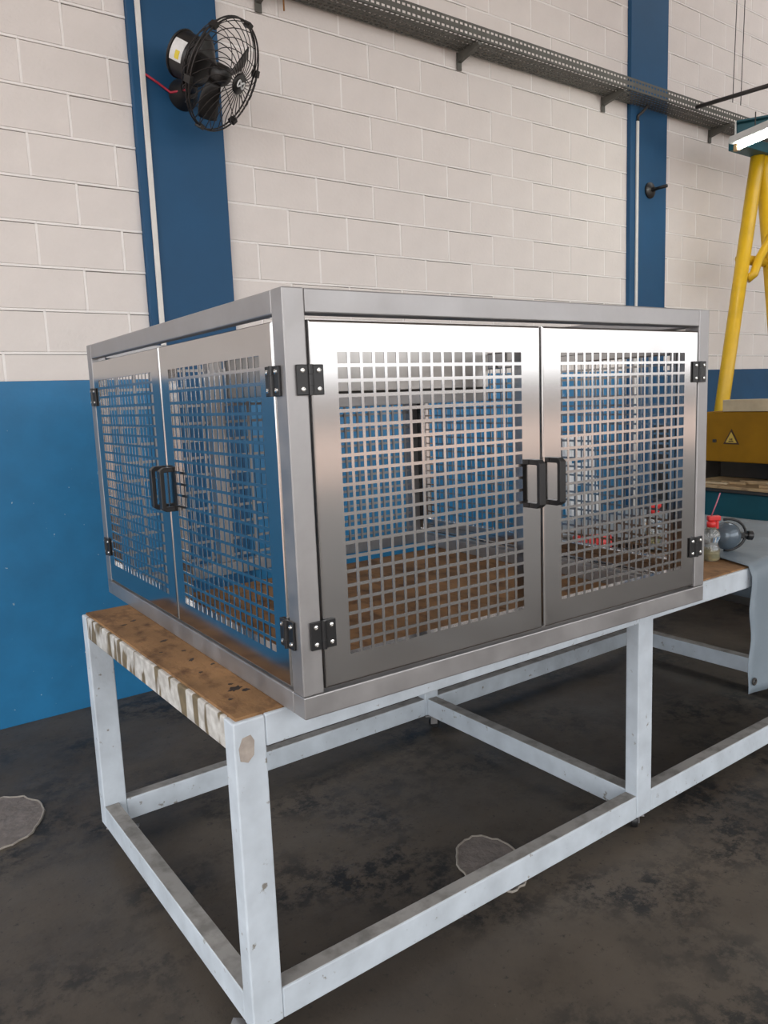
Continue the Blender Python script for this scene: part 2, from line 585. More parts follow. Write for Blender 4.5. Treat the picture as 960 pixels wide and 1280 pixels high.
def floor_patch(cx, cy, rx, ry, rot, seed):
    rnd = random.Random(seed)
    n = 40
    def ring(s, h):
        out = []
        for j in range(n):
            q = 2 * math.pi * j / n
            out.append((q, s, h))
        return out
    wob = [1 + rnd.uniform(-0.04, 0.04) for _ in range(n)]
    def pt(j, s, h):
        q = 2 * math.pi * j / n
        x, y = rx * math.cos(q) * wob[j] * s, ry * math.sin(q) * wob[j] * s
        return (x * math.cos(rot) - y * math.sin(rot), x * math.sin(rot) + y * math.cos(rot), h)
    bm = bmesh.new()
    lo = [bm.verts.new(pt(j, 1.0, 0.0)) for j in range(n)]
    hi = [bm.verts.new(pt(j, 0.985, 0.004)) for j in range(n)]
    for j in range(n):
        bm.faces.new((lo[j], lo[(j + 1) % n], hi[(j + 1) % n], hi[j]))
    bm.faces.new(hi)
    o = link('cement_patch', finish(bm, 'cement_patch'), M_PATCH, floor, (cx, cy, 0.0))
    bm = bmesh.new()
    bm_tube(bm, [pt(j, 0.99, 0.003) for j in range(n)], 0.0045, 5, True)
    link('patch_rim', finish(bm, 'patch_rim'), M_PATCHRIM, o)


floor_patch(0.365, 3.03, 0.165, 0.20, -0.3, 3)
floor_patch(1.60, 1.69, 0.105, 0.155, -0.35, 5)

# ================================================================== WHITE STEEL TABLE
TX, TY, TD, ZT, ZR, RH = 0.648, 1.479, 1.178, 0.8253, 0.07, 0.078
TXR = 3.70
table = empty('work_table', (TX, TY, 0), 0, 'long worn white steel work table with brown plywood top under the cage', 'table')


def tb(name, lo, hi, m=M_TABLE, bevel=0.004):
    """box in world numbers, child of the table"""
    o = Vector((TX, TY, 0))
    return box(name, Vector(lo) - o, Vector(hi) - o, m, table, bevel)


LW, LD = 0.078, 0.05
legx = [TX, 2.081, TXR - LW]
YE = TY + TD
for x in legx:
    tb('leg', (x, TY, ZR), (x + LW, TY + LD, ZT - 0.001))
    tb('leg', (x, YE - LD, ZR), (x + LW, YE, ZT - 0.001))
# top rim
tb('top_rail', (TX + LW, TY + 0.001, ZT - 0.075), (TXR - LW, TY + 0.049, ZT))
tb('top_rail', (TX + LW, YE - 0.049, ZT - 0.075), (TXR - LW, YE - 0.001, ZT))
o = tb('top_rail', (TX + 0.001, TY + LD, ZT - 0.075), (TX + 0.05, YE - LD, ZT), M_STRIPE)
tb('top_rail', (TXR - 0.05, TY + LD, ZT - 0.075), (TXR - 0.001, YE - LD, ZT))
tb('top_rail', (legx[1] + 0.01, TY + LD, ZT - 0.075), (legx[1] + 0.06, YE - LD, ZT - 0.02))
# lower rails: painted sides with a dusty top strip
lows = [((TX + LW, TY + 0.001, ZR), (legx[1], TY + 0.05, ZR + RH)),
        ((legx[1] + LW, TY + 0.001, ZR), (legx[2], TY + 0.05, ZR + RH)),
        ((TX + LW, YE - 0.05, ZR), (legx[1], YE - 0.001, ZR + RH)),
        ((legx[1] + LW, YE - 0.05, ZR), (legx[2], YE - 0.001, ZR + RH)),
        ((TX + 0.001, TY + LD, ZR), (TX + 0.05, YE - LD, ZR + RH)),
        ((legx[1] + 0.014, TY + LD, ZR), (legx[1] + 0.064, YE - LD, ZR + RH)),
        ((legx[2] + 0.014, TY + LD, ZR), (legx[2] + 0.064, YE - LD, ZR + RH))]
for lo, hi in lows:
    o = tb('lower_rail', lo, hi)
    oo = Vector((TX, TY, 0))
    box('dust_layer', Vector((lo[0] + 0.002, lo[1] + 0.004, hi[2] - 0.001)) - oo, Vector((hi[0] - 0.002, hi[1] - 0.004, hi[2] + 0.0012)) - oo, M_DUSTY, o)
# plywood boards of the top
pl = [TX + 0.010, 1.70, 2.30, 2.86, TXR - 0.010]
for a, c in zip(pl, pl[1:]):
    tb('plywood_board', (a + 0.001, TY + 0.010, ZT - 0.012), (c - 0.001, YE - 0.010, ZT + 0.006), M_WOOD, 0.002)
# burn marks on the end board


def mark(x, y, rx, ry, rot, seed):
    rnd = random.Random(seed)
    bm = bmesh.new()
    n = 18
    vs = []
    for j in range(n):
        q = 2 * math.pi * j / n
        s = 1 + rnd.uniform(-0.35, 0.3)
        u, w = rx * s * math.cos(q), ry * s * math.sin(q)
        vs.append(bm.verts.new((u * math.cos(rot) - w * math.sin(rot), u * math.sin(rot) + w * math.cos(rot), 0)))
    bm.faces.new(vs)
    e = bmesh.ops.extrude_face_region(bm, geom=list(bm.faces))
    for v in e['geom']:
        if isinstance(v, bmesh.types.BMVert):
            v.co.z += 0.0008
    link('burn_mark', finish(bm, 'burn_mark'), M_STAIN, table, (x - TX, y - TY, ZT + 0.0058))


for i, (x, y, rx, ry, rt) in enumerate([(0.737, 1.655, 0.019, 0.012, 0.5), (0.755, 1.63, 0.01, 0.008, 0), (0.742, 1.69, 0.007, 0.005, 0),
                                        (0.70, 1.60, 0.006, 0.005, 0), (0.745, 2.15, 0.012, 0.008, 0.2), (0.70, 2.05, 0.006, 0.004, 0),
                                        (0.74, 1.93, 0.012, 0.005, 0.9), (0.77, 1.86, 0.008, 0.004, 0.4), (0.71, 2.40, 0.010, 0.006, 0),
                                        (0.75, 2.43, 0.012, 0.006, 0.4), (0.72, 1.82, 0.006, 0.004, 0.3), (0.755, 2.02, 0.006, 0.005, 0)]):
    mark(x, y, rx, ry, rt, i + 40)
# bare scar at the top of the corner leg
bm = bmesh.new()
vs = [bm.verts.new(p) for p in [(0.012, -0.0012, 0.736), (0.030, -0.0012, 0.728), (0.045, -0.0012, 0.742), (0.048, -0.0012, 0.775),
                                (0.040, -0.0012, 0.790), (0.020, -0.0012, 0.787), (0.010, -0.0012, 0.765)]]
bm.faces.new(vs)
e = bmesh.ops.extrude_face_region(bm, geom=list(bm.faces))
for v in e['geom']:
    if isinstance(v, bmesh.types.BMVert):
        v.co.y += 0.003
link('bare_scar', finish(bm, 'bare_scar'), M_BARE, table)


def caster(x, y, rz):
    c = empty('caster', (x - TX, y - TY, 0))
    c.parent = table
    c.rotation_euler = (0, 0, rz)
    bm = bmesh.new()
    bm_box(bm, (-0.03, -0.03, ZR - 0.006), (0.03, 0.03, ZR - 0.0005), 0.001)
    bm_box(bm, (-0.004, -0.017, 0.024), (0.026, -0.014, ZR - 0.006), 0.0)
    bm_box(bm, (-0.004, 0.014, 0.024), (0.026, 0.017, ZR - 0.006), 0.0)
    bm_box(bm, (0.02, -0.01, 0.05), (0.075, 0.01, 0.054), 0.001)
    link('caster_fork', finish(bm, 'caster_fork'), M_TUBE, c)
    lathe('wheel', [(0.0, -0.011), (0.024, -0.011), (0.026, -0.006), (0.026, 0.006), (0.024, 0.011), (0.0, 0.011)], M_BLACK, c,
          (0.015, 0, 0.0262), (math.radians(90), 0, 0), 18)


for x in legx:
    caster(x + 0.04, TY + 0.04, 2.4 if x == legx[0] else 0.7)
    caster(x + 0.04, YE - 0.04, -0.5)

# ================================================================== STAINLESS CAGE
W, D, H = 1.4494, 1.5075, 0.9039
T = 0.05
crate = empty('steel_cage', (0.77, 1.3764, ZT + 0.0062), -0.0254,
              'large square stainless steel cage with perforated doors standing on the white table', 'cage')


def cb(name, lo, hi, m=M_TUBE, bevel=0.003, parent=None):
    return box(name, lo, hi, m, parent or crate, bevel)


for a in (0.0, W - T):
    for b_ in (0.0, D - T):
        cb('post', (a, b_, T + 0.0005), (a + T, b_ + T, H))
for z in (0.0, H - T):
    if z == 0.0:
        cb('bottom_rail', (0, 0, 0), (W, T, T))
        cb('bottom_rail', (0, D - T, 0), (W, D, T))
        cb('bottom_rail', (0, T + 0.0005, 0), (T, D - T - 0.0005, T))
        cb('bottom_rail', (W - T, T + 0.0005, 0), (W, D - T - 0.0005, T))
    else:
        cb('top_rail', (T + 0.0005, 0.0006, z), (W - T - 0.0005, T, H - 0.0006))
        cb('top_rail', (T + 0.0005, D - T, z), (W - T - 0.0005, D, H - 0.0006))
        cb('top_rail', (0.0006, T + 0.0005, z), (0.028, D - T - 0.0005, H - 0.0006))
        cb('top_rail', (W - T, T + 0.0005, z), (W - 0.0006, D - T - 0.0005, H - 0.0006))

PITCH, GAP = 0.0318, 0.0073
DZ0, DZ1 = 0.058, 0.841


def sheet_mesh(width, ncol, nrow=21):
    h = DZ1 - DZ0
    hu = ncol * PITCH - GAP
    pv = 0.0315
    hv = nrow * pv - GAP
    u0, v0 = (width - hu) / 2, (h - hv) / 2
    CH = 0.005
    us, vs, holes = [CH], [CH], set()
    for i in range(ncol):
        us += [u0 + i * PITCH, u0 + i * PITCH + PITCH - GAP]
    us.append(width - CH)
    for j in range(nrow):
        vs += [v0 + j * pv, v0 + j * pv + pv - GAP]
    vs.append(h - CH)
    for i in range(ncol):
        for j in range(nrow):
            holes.add((1 + 2 * i, 1 + 2 * j))
    verts, faces = perforated(us, vs, holes, 0.0015)
    me = mesh_from('perforated_sheet', verts, faces)
    me.materials.append(M_STEEL)
    # the folded return and tubes behind the sheet
    bm = bmesh.new()
    t, d = 0.0015, 0.022
    prof = [(CH, 0.0), (0.0018, 0.0014), (0.0, CH), (0.0, d), (0.0015, d), (0.0015, CH + 0.0006), (0.0026, 0.0027), (CH, 0.0015)]
    rings = [[bm.verts.new(p) for p in ((e, y, e), (width - e, y, e), (width - e, y, h - e), (e, y, h - e))] for e, y in prof]
    for p, q in zip(rings, rings[1:]):
        for k in range(4):
            bm.faces.new((p[k], p[(k + 1) % 4], q[(k + 1) % 4], q[k]))
    me2 = finish(bm, 'folded_edge')
    me2.materials.append(M_STEEL)
    bm = bmesh.new()
    m = 0.026
    iu, iv = u0 - 0.002, v0 - 0.002
    for lo, hi in [((iu - m, t + .0002, iv - m), (iu, 0.028, h - iv + m)), ((width - iu, t + .0002, iv - m), (width - iu + m, 0.028, h - iv + m)),
                   ((iu, t + .0002, iv - m), (width - iu, 0.028, iv)), ((iu, t + .0002, h - iv), (width - iu, 0.028, h - iv + m))]:
        bm_box(bm, lo, hi, 0.002, 1)
    me3 = finish(bm, 'stiffener')
    me3.materials.append(M_STEEL)
    return me, me2, me3


wf = (W - 2 * T - 0.010 - 0.008) / 2
ws = (D - 2 * T - 0.010 - 0.008) / 2
SH_F, SH_S = sheet_mesh(wf, 17), sheet_mesh(ws, 18)


def handle_mesh():
    """bridge handle, long in z, standing off in -y"""
    bm = bmesh.new()
    prof = [(-0.0, 0.062), (-0.026, 0.062), (-0.038, 0.053), (-0.038, -0.053), (-0.026, -0.062), (-0.0, -0.062)]
    inn = [(-0.0, 0.049), (-0.024, 0.049), (-0.026, 0.047), (-0.026, -0.047), (-0.024, -0.049), (-0.0, -0.049)]
    hw = 0.011
    L = [[bm.verts.new((s * hw, y, z)) for (y, z) in prof] for s in (-1, 1)]
    I = [[bm.verts.new((s * hw, y, z)) for (y, z) in inn] for s in (-1, 1)]
    for i in range(5):
        bm.faces.new((L[0][i], L[0][i + 1], L[1][i + 1], L[1][i]))
        bm.faces.new((I[0][i], I[1][i], I[1][i + 1], I[0][i + 1]))
        for s in (0, 1):
            bm.faces.new((L[s][i], L[s][i + 1], I[s][i + 1], I[s][i]))
    for i in (0, 5):
        bm.faces.new((L[0][i], L[1][i], I[1][i], I[0][i]))
    bmesh.ops.recalc_face_normals(bm, faces=bm.faces)
    bmesh.ops.bevel(bm, geom=list(bm.edges), offset=0.0014, segments=1, affect='EDGES')
    me = finish(bm, 'handle')
    me.materials.append(M_BLACK)
    return me


def hinge_mesh():
    bm = bmesh.new()
    bm_box(bm, (-0.031, -0.006, -0.031), (-0.0045, -0.0003, 0.031), 0.0015)
    bm_box(bm, (0.0045, -0.006, -0.031), (0.031, -0.0003, 0.031), 0.0015)
    for z0, z1 in ((-0.031, -0.012), (-0.0115, 0.0115), (0.012, 0.031)):
        bm_tube(bm, [(0, -0.006, z0), (0, -0.006, z1)], 0.0062, 12)
    me = finish(bm, 'hinge')
    me.materials.append(M_BLACK)
    return me


def screw_mesh():
    bm = bmesh.new()
    bm_lathe(bm, [(0.0, 0.0022), (0.0022, 0.0022), (0.0022, 0.0032), (0.0048, 0.0024), (0.0055, 0.0), (0.0, 0.0)], 14,
             Matrix.Rotation(math.radians(90), 4, 'X'))
    me = finish(bm, 'screw')
    me.materials.append(M_SCREW)
    return me


ME_HANDLE, ME_HINGE, ME_SCREW = handle_mesh(), hinge_mesh(), screw_mesh()
ZH = 0.447      # handle height


def side(frame, width, sh, wide, knobs):
    """frame: matrix from (along, out, up) to crate space; two doors with hinges at the outer edges."""
    for k in range(2):
        u0 = T + 0.005 + k * (wide + 0.008)
        d = link('door', sh[0], None, crate)
        d.matrix_local = frame @ Matrix.Translation((u0, 0.0, DZ0))
        link('folded_edge', sh[1], None, d)
        link('stiffener', sh[2], None, d)
        if knobs:
            hu = wide - 0.033 if k == 0 else 0.033
            link('handle', ME_HANDLE, None, d, (hu, 0.0, ZH - DZ0))
        for z in (0.182, 0.720):
            hx = T + 0.0025 if k == 0 else width - T - 0.0025
            h = link('hinge', ME_HINGE, None, crate)
            h.matrix_local = frame @ Matrix.Translation((hx, -0.0005, z))
            if knobs:
                for sx in (-1, 1):
                    for sz in (-1, 1):
                        link('screw', ME_SCREW, None, h, (sx * 0.019, -0.006, sz * 0.019))


F_FRONT = Matrix.Identity(4)
F_LEFT = Matrix(((0, 1, 0, 0), (1, 0, 0, 0), (0, 0, 1, 0), (0, 0, 0, 1)))      # along = +y, out(-) = -x
F_RIGHT = Matrix(((0, -1, 0, W), (1, 0, 0, 0), (0, 0, 1, 0), (0, 0, 0, 1)))
side(F_FRONT, W, SH_F, wf, True)
side(F_LEFT, D, SH_S, ws, True)
side(F_RIGHT, D, SH_S, ws, False)
# rear side: stiles and a wide welded grid
cb('rear_stile', (0.955, D - T, T + 0.001), (1.015, D - 0.01, H - T - 0.001))
cb('rear_stile', (0.43, D - T, T + 0.001), (0.49, D - 0.01, H - T - 0.001))
gz0, gz1 = T, H - T
for (a, c) in ((T, 0.43), (0.49, 0.955), (1.015, W - T)):
    n = max(2, round((c - a) / 0.066))
    bm = bmesh.new()
    for i in range(n):
        x = a + (c - a) * (i + 0.62) / n
        bm_box(bm, (x - 0.005, D - 0.030, gz0), (x + 0.005, D - 0.024, gz1))
    nz = 12
    for j in range(nz):
        z = gz0 + (gz1 - gz0) * (j + 0.35) / nz
        bm_box(bm, (a, D - 0.0238, z - 0.005), (c, D - 0.018, z + 0.005))
    link('welded_grid', finish(bm, 'welded_grid'), M_TUBE, crate)
# raised shallow box hung in the upper rear of the cage
bx0, bx1, by0, by1 = 0.50, W - T - 0.004, 0.93, D - T - 0.004
cb('hanging_panel', (bx0, by0, 0.706), (bx1, by0 + 0.012, H - 0.045), M_STEEL2, 0.002)
cb('gap_plate', (bx0, by0 + 0.0125, 0.69), (bx1, by0 + 0.018, 0.72), M_DARKMETAL, 0.0)
cb('hanging_rail', (bx0, by0, 0.652), (bx1, by0 + 0.04, 0.699), M_TUBE, 0.002)
cb('hanging_panel', (bx0, by0 + 0.014, 0.70), (bx0 + 0.012, by1, H - 0.045), M_STEEL2, 0.002)
cb('hanging_panel', (bx0 + 0.013, by0 + 0.042, 0.690), (bx1, by1, 0.699), M_STEEL2, 0.002)

# ================================================================== CABLE TRAY ON THE WALL
TRX0, TRX1, TRY, TRZ, TRH = -1.2, 9.0, YW - 0.218, 3.682, 0.085
TRD = 0.185
tray = empty('cable_tray', (TRX0, TRY, TRZ), 0, 'long perforated grey metal cable tray on brackets high on the block wall', 'cable tray')
P = 0.037
nc = int((TRX1 - TRX0) / P)


def slot_sheet(rows, height, hh):
    us, vs, holes = [0.0], [0.0], set()
    for i in range(nc):
        us += [i * P + 0.008, i * P + 0.031]
    us.append(nc * P)
    for j in range(rows):
        c = height * (j + 0.5) / rows
        vs += [c - hh / 2, c + hh / 2]
    vs.append(height)
    for i in range(nc):
        for j in range(rows):
            holes.add((1 + 2 * i, 1 + 2 * j))
    me = mesh_from('tray_sheet', *perforated(us, vs, holes, 0.0015))
    me.materials.append(M_TRAY)
    return me


sm = slot_sheet(2, TRH, 0.014)
link('tray_side', sm, None, tray, (0, 0, 0))
link('tray_side', sm, None, tray, (0, TRD, 0))
link('tray_floor', slot_sheet(6, TRD, 0.013), None, tray, (0, TRD, 0), (math.radians(90), 0, 0))
for x in (-0.71, 0.73, 2.165, 3.60, 5.047, 6.483, 7.93):
    bm = bmesh.new()
    bm_box(bm, (x - 0.02 - TRX0, 0.197, -0.105), (x + 0.02 - TRX0, 0.2045, 0.0), 0.001)
    # gusseted arm
    vs = []
    for s in (-0.014, 0.014):
        vs.append([bm.verts.new((x + s - TRX0, yy, zz)) for yy, zz in ((0.196, -0.002), (0.196, -0.062), (0.005, -0.022), (0.005, -0.002))])
    bm.faces.new(vs[0]); bm.faces.new(vs[1][::-1])
    for i in range(4):
        bm.faces.new((vs[0][i], vs[0][(i + 1) % 4], vs[1][(i + 1) % 4], vs[1][i]))
    link('wall_bracket', finish(bm, 'wall_bracket'), M_TRAY, tray)
rod = tube('drop_rod', [(2.305 - TRX0, 0.17, 0.05), (2.305 - TRX0, 0.17, -0.075)], 0.005, M_RUST, tray, 8)

# diagonal conduit from the tray out towards the gantry
pole = tag(tube('metal_pole', [(5.93, 3.735, 3.772), (6.01, 3.17, 3.772), (6.08, 2.2, 3.772)], 0.016, M_DARKMETAL),
           'thin dark metal pole running out from the cable tray toward the lamp', 'pole')
pole.location.z -= 0.07

# hanging wires right of the second column
for i, (a, b_) in enumerate([((6.42, 3.667, 6.38), (6.338, 3.667, 3.79)), ((6.53, 3.667, 6.38), (6.46, 3.667, 3.79))]):
    tag(tube('hanging_wire', [a, b_], 0.0035, M_DARKMETAL, None, 6),
        ('left' if i == 0 else 'right') + ' one of two thin dark wires dropping to the tray', 'wire', 'hanging wires')

# conduits on the columns
for i, (x, ztop, lab) in enumerate([(1.487, ZC - 0.01, 'white conduit strip running up the blue column behind the fan'),
                                    (5.43, 3.57, 'white conduit strip on the blue column near the yellow gantry')]):
    c = empty('wall_conduit', (x, YW - 0.041, 0), 0, lab, 'conduit')
    bm = bmesh.new()
    bm_box(bm, (-0.013, -0.014, 0.02), (0.013, 0.0, ztop), 0.003)
    link('conduit_channel', finish(bm, 'conduit_channel'), M_CONDUIT, c)
    if i == 1:
        tube('conduit_elbow', [(0, -0.008, ztop), (0.0, -0.010, ztop + 0.035), (0.03, -0.03, ztop + 0.065), (0.06, -0.06, ztop + 0.11)], 0.011, M_DARKMETAL, c, 8)

# black disc bracket on the second column
br = empty('disc_bracket', (5.60, YW - 0.041, 3.075), 0, 'small black disc bracket with an arm on the far blue column', 'bracket')
lathe('disc', [(0, 0), (0.062, 0), (0.062, 0.012), (0.05, 0.022), (0.018, 0.03), (0.018, 0.05), (0, 0.05)], M_FAN, br, (0, 0, 0), (math.radians(90), 0, 0), 28)
tube('arm', [(0, -0.04, 0), (0.0, -0.16, 0.0)], 0.013, M_FAN, br, 10)

# ================================================================== WALL FAN
fan = empty('wall_fan', (1.69, YW - 0.041, 3.075), 0, 'black wall fan with round wire guard mounted on the blue column', 'fan')
n_ax = Vector((0.486, -0.70, -0.523)).normalized()
CF = Vector((1.757 - 1.69, 3.60 - YW + 0.041, 3.066 - 3.075))         # guard centre in fan space
zq = n_ax.to_track_quat('Z', 'Y')
MF = Matrix.Translation(CF) @ zq.to_matrix().to_4x4()
RG = 0.252


def fan_part(name, bm, m, smooth=True):
    me = finish(bm, name)
    o = link(name, me, m, fan)
    o.matrix_local = MF
    if smooth:
        for p in me.polygons:
            p.use_smooth = True
    return o


bm = bmesh.new()
for rr, h in ((RG, 0.0), (RG, 0.018)):
    bm_tube(bm, [(rr * math.cos(2 * math.pi * j / 64), rr * math.sin(2 * math.pi * j / 64), h) for j in range(64)], 0.0042, 6, True)
fan_part('guard_rim', bm, M_WIRE)
bm = bmesh.new()
for k in range(30):
    a0 = 2 * math.pi * k / 30
    pts = []
    for i in range(9):
        s = i / 8
        r_ = 0.045 + (RG - 0.045) * s
        a = a0 + 0.55 * s * s
        pts.append((r_ * math.cos(a), r_ * math.sin(a), 0.018 + 0.085 * math.cos(s * math.pi / 2) ** 0.8))
    bm_tube(bm, pts, 0.0022, 5)
fan_part('front_guard', bm, M_WIRE)
bm = bmesh.new()
for k in range(18):
    a0 = 2 * math.pi * k / 18
    pts = []
    for i in range(9):
        s = i / 8
        r_ = 0.09 + (RG - 0.09) * s
        a = a0 - 0.55 * s * s
        pts.append((r_ * math.cos(a), r_ * math.sin(a), -0.115 * math.cos(s * math.pi / 2) ** 0.7))
    bm_tube(bm, pts, 0.0022, 5)
bm_tube(bm, [(0.18 * math.cos(2 * math.pi * j / 48), 0.18 * math.sin(2 * math.pi * j / 48), -0.088) for j in range(48)], 0.002, 5, True)
fan_part('rear_guard', bm, M_WIRE)
# badge with its twisted white mark
bm = bmesh.new()
bm_lathe(bm, [(0, 0.098), (0.046, 0.098), (0.048, 0.106), (0.043, 0.112), (0, 0.113)], 28)
fan_part('badge', bm, M_FAN)
bm = bmesh.new()
bm_tube(bm, [(0.026 * math.sin(t) * 1.0, 0.014 * math.sin(2 * t), 0.1145) for t in [2 * math.pi * j / 40 for j in range(40)]], 0.0042, 6, True)
fan_part('badge_mark', bm, M_LABEL)
# clips on the rim
for ang in (0.4, 1.45, 2.5, 3.55, 4.6, 5.65):
    bm = bmesh.new()
    bm_box(bm, (-0.011, -0.016, -0.008), (0.011, 0.016, 0.028), 0.002)
    for v in bm.verts:
        v.co = Matrix.Rotation(ang, 4, 'Z') @ (v.co + Vector((RG, 0, 0)))
    fan_part('rim_clip', bm, M_FAN, False)
# blades
for k in range(3):
    bm = bmesh.new()
    rows = []
    for i in range(7):
        s = i / 6
        r_ = 0.04 + 0.175 * s
        half = 0.15 + 0.22 * math.sin(math.pi * (0.25 + 0.6 * s))
        row = []
        for j in range(6):
            q = -half + 2 * half * j / 5 + 0.35 * s
            row.append(bm.verts.new((r_ * math.cos(q), r_ * math.sin(q), -0.02 + 0.045 * (j / 5 - 0.5) * (1.3 - 0.6 * s))))
        rows.append(row)
    for i in range(6):
        for j in range(5):
            bm.faces.new((rows[i][j], rows[i][j + 1], rows[i + 1][j + 1], rows[i + 1][j]))
    ex = bmesh.ops.extrude_face_region(bm, geom=list(bm.faces))
    for v in ex['geom']:
        if isinstance(v, bmesh.types.BMVert):
            v.co.z += 0.003
    for v in bm.verts:
        v.co = Matrix.Rotation(k * 2 * math.pi / 3 + 0.4, 4, 'Z') @ v.co
    fan_part('blade', bm, M_FAN)
bm = bmesh.new()
bm_lathe(bm, [(0, -0.05), (0.04, -0.05), (0.045, -0.03), (0.045, 0.02), (0.03, 0.035), (0, 0.037)], 20)
fan_part('hub', bm, M_FAN)
# motor behind the guard
bm = bmesh.new()
bm_lathe(bm, [(0, -0.27), (0.07, -0.268), (0.098, -0.255), (0.105, -0.24), (0.105, -0.145), (0.095, -0.12), (0.07, -0.105), (0.05, -0.10), (0, -0.10)], 32)
mo = fan_part('motor', bm, M_FAN)
for rr, h, t_ in ((0.106, -0.246, 0.006), (0.106, -0.138, 0.006)):
    bm = bmesh.new()
    bm_tube(bm, [(rr * math.cos(2 * math.pi * j / 32), rr * math.sin(2 * math.pi * j / 32), h) for j in range(32)], t_, 6, True)
    me = finish(bm, 'motor_rib')
    link('motor_rib', me, M_FAN, mo)
# label wrapped on the motor, on the side towards the room
loc_cam = MF.inverted() @ (Vector((0, 0, 1.508)) - fan.location)
la = math.atan2(loc_cam.y, loc_cam.x)


def wrap(a0, a1, z0, z1, r_, name, m):
    bm = bmesh.new()
    n = 8
    A = [bm.verts.new((r_ * math.cos(a0 + (a1 - a0) * i / n), r_ * math.sin(a0 + (a1 - a0) * i / n), z0)) for i in range(n + 1)]
    B = [bm.verts.new((r_ * math.cos(a0 + (a1 - a0) * i / n), r_ * math.sin(a0 + (a1 - a0) * i / n), z1)) for i in range(n + 1)]
    for i in range(n):
        bm.faces.new((A[i], A[i + 1], B[i + 1], B[i]))
    ex = bmesh.ops.extrude_face_region(bm, geom=list(bm.faces))
    for v in ex['geom']:
        if isinstance(v, bmesh.types.BMVert):
            v.co.x *= 1.006; v.co.y *= 1.006
    link(name, finish(bm, name), m, mo)


wrap(la - 0.55, la + 0.40, -0.235, -0.165, 0.1053, 'motor_label', M_LABEL)
wrap(la - 0.05, la + 0.30, -0.205, -0.18, 0.1061, 'label_print', M_YLABEL)
# cradle and wall mount
lathe('wall_mount', [(0, 0), (0.075, 0), (0.075, 0.015), (0.055, 0.05), (0.045, 0.09), (0.0, 0.095)], M_FAN, fan, (0, 0, -0.01), (math.radians(90), 0, 0), 28)
p0 = MF @ Vector((0.0, 0.0, -0.2))
tube('swivel_arm', [(0, -0.08, -0.01), (0.0, -0.13, -0.02), p0 + Vector((0, 0, -0.09)), p0 + Vector((0, 0, -0.02))], 0.022, M_FAN, fan, 12)
cab = tag(tube('power_cable', [(1.50, YW - 0.05, 3.125), (1.56, YW - 0.046, 3.10), (1.62, YW - 0.06, 3.06), (1.66, YW - 0.13, 3.055), (1.70, YW - 0.145, 3.06)], 0.006, M_REDWIRE, None, 8),
          'short red cable from the white conduit to the wall fan', 'cable')

# ================================================================== GREY TARPAULIN OVER THE TABLE END
def tarp_mesh():
    ZA = ZT + 0.010
    edge = [(2.738, TY - 0.004), (2.79, 1.60), (2.83, 1.70), (2.74, 1.95), (2.56, 2.20), (2.44, 2.45), (2.36, YE + 0.004)]

    def xe(y):
        for (xa, ya), (xb, yb) in zip(edge, edge[1:]):
            if y <= yb:
                return xa + (xb - xa) * (y - ya) / (yb - ya)
        return edge[-1][0]
    rnd = random.Random(11)
    ys = [TY - 0.004 + (TD + 0.008) * i / 26 for i in range(27)]
    nu = 24
    bm = bmesh.new()
    rows = []
    # hanging front, from the hem up
    for k in range(16, 0, -1):
        d = 0.485 * k / 16
        row = []
        for i in range(nu + 1):
            s = i / nu
            xl = 2.738 - 0.014 * (k / 16) + 0.008 * math.sin(k * 0.9)
            x = xl + (TXR + 0.012 - xl) * s
            dd = d * (1 + 0.02 * math.sin(s * 9))
            yoff = 0.012 + (0.012 * math.sin(s * 13 + 0.6) + 0.006 * math.sin(s * 31 + k * 0.2)) * (k / 16)
            row.append(bm.verts.new((x, TY - 0.004 - yoff, ZA - 0.006 - dd)))
        rows.append(row)
    for y in ys:
        row = []
        for i in range(nu + 1):
            s = i / nu
            x = xe(y) + (TXR + 0.012 - xe(y)) * s
            z = ZA + 0.0035 * (math.sin(x * 17 + y * 5) + math.sin(y * 23 - x * 6)) * (1 if 0 < i < nu else 0.3) + 0.004
            row.append(bm.verts.new((x, y, z)))
        rows.append(row)
    for a, c in zip(rows, rows[1:]):
        for i in range(nu):
            bm.faces.new((a[i], a[i + 1], c[i + 1], c[i]))
    # drop over the far end of the table
    prev = [r_[nu] for r_ in rows[16:]]
    for k in range(1, 9):
        cur = [bm.verts.new((TXR + 0.02 + 0.006 * math.sin(i * 0.8 + k * 0.3), v.co.y, ZA - 0.05 * k)) for i, v in enumerate(prev)]
        p = prev if k > 1 else [r_[nu] for r_ in rows[16:]]
        q = cur
        for i in range(len(cur) - 1):
            bm.faces.new((p[i], p[i + 1], q[i + 1], q[i]))
        prev = cur
    me = finish(bm, 'tarp_sheet')
    return me


tarp = empty('tarpaulin', (2.74, TY, ZT + 0.01), 0, 'grey blue tarpaulin draped over the far end of the white table', 'tarpaulin')
o = link('tarp_sheet', tarp_mesh(), M_TARP, tarp, (-2.74, -TY, -ZT - 0.01), smooth=True)
sd = o.modifiers.new('thickness', 'SOLIDIFY')
sd.thickness = 0.0016
sd.offset = 1.0
bm = bmesh.new()
bm_tube(bm, [(0.011 * math.cos(2 * math.pi * j / 18), 0, 0.011 * math.sin(2 * math.pi * j / 18)) for j in range(18)], 0.0045, 6, True)
link('eyelet', finish(bm, 'eyelet'), M_DARKMETAL, tarp, (0.018, -0.032, -0.445), smooth=True)

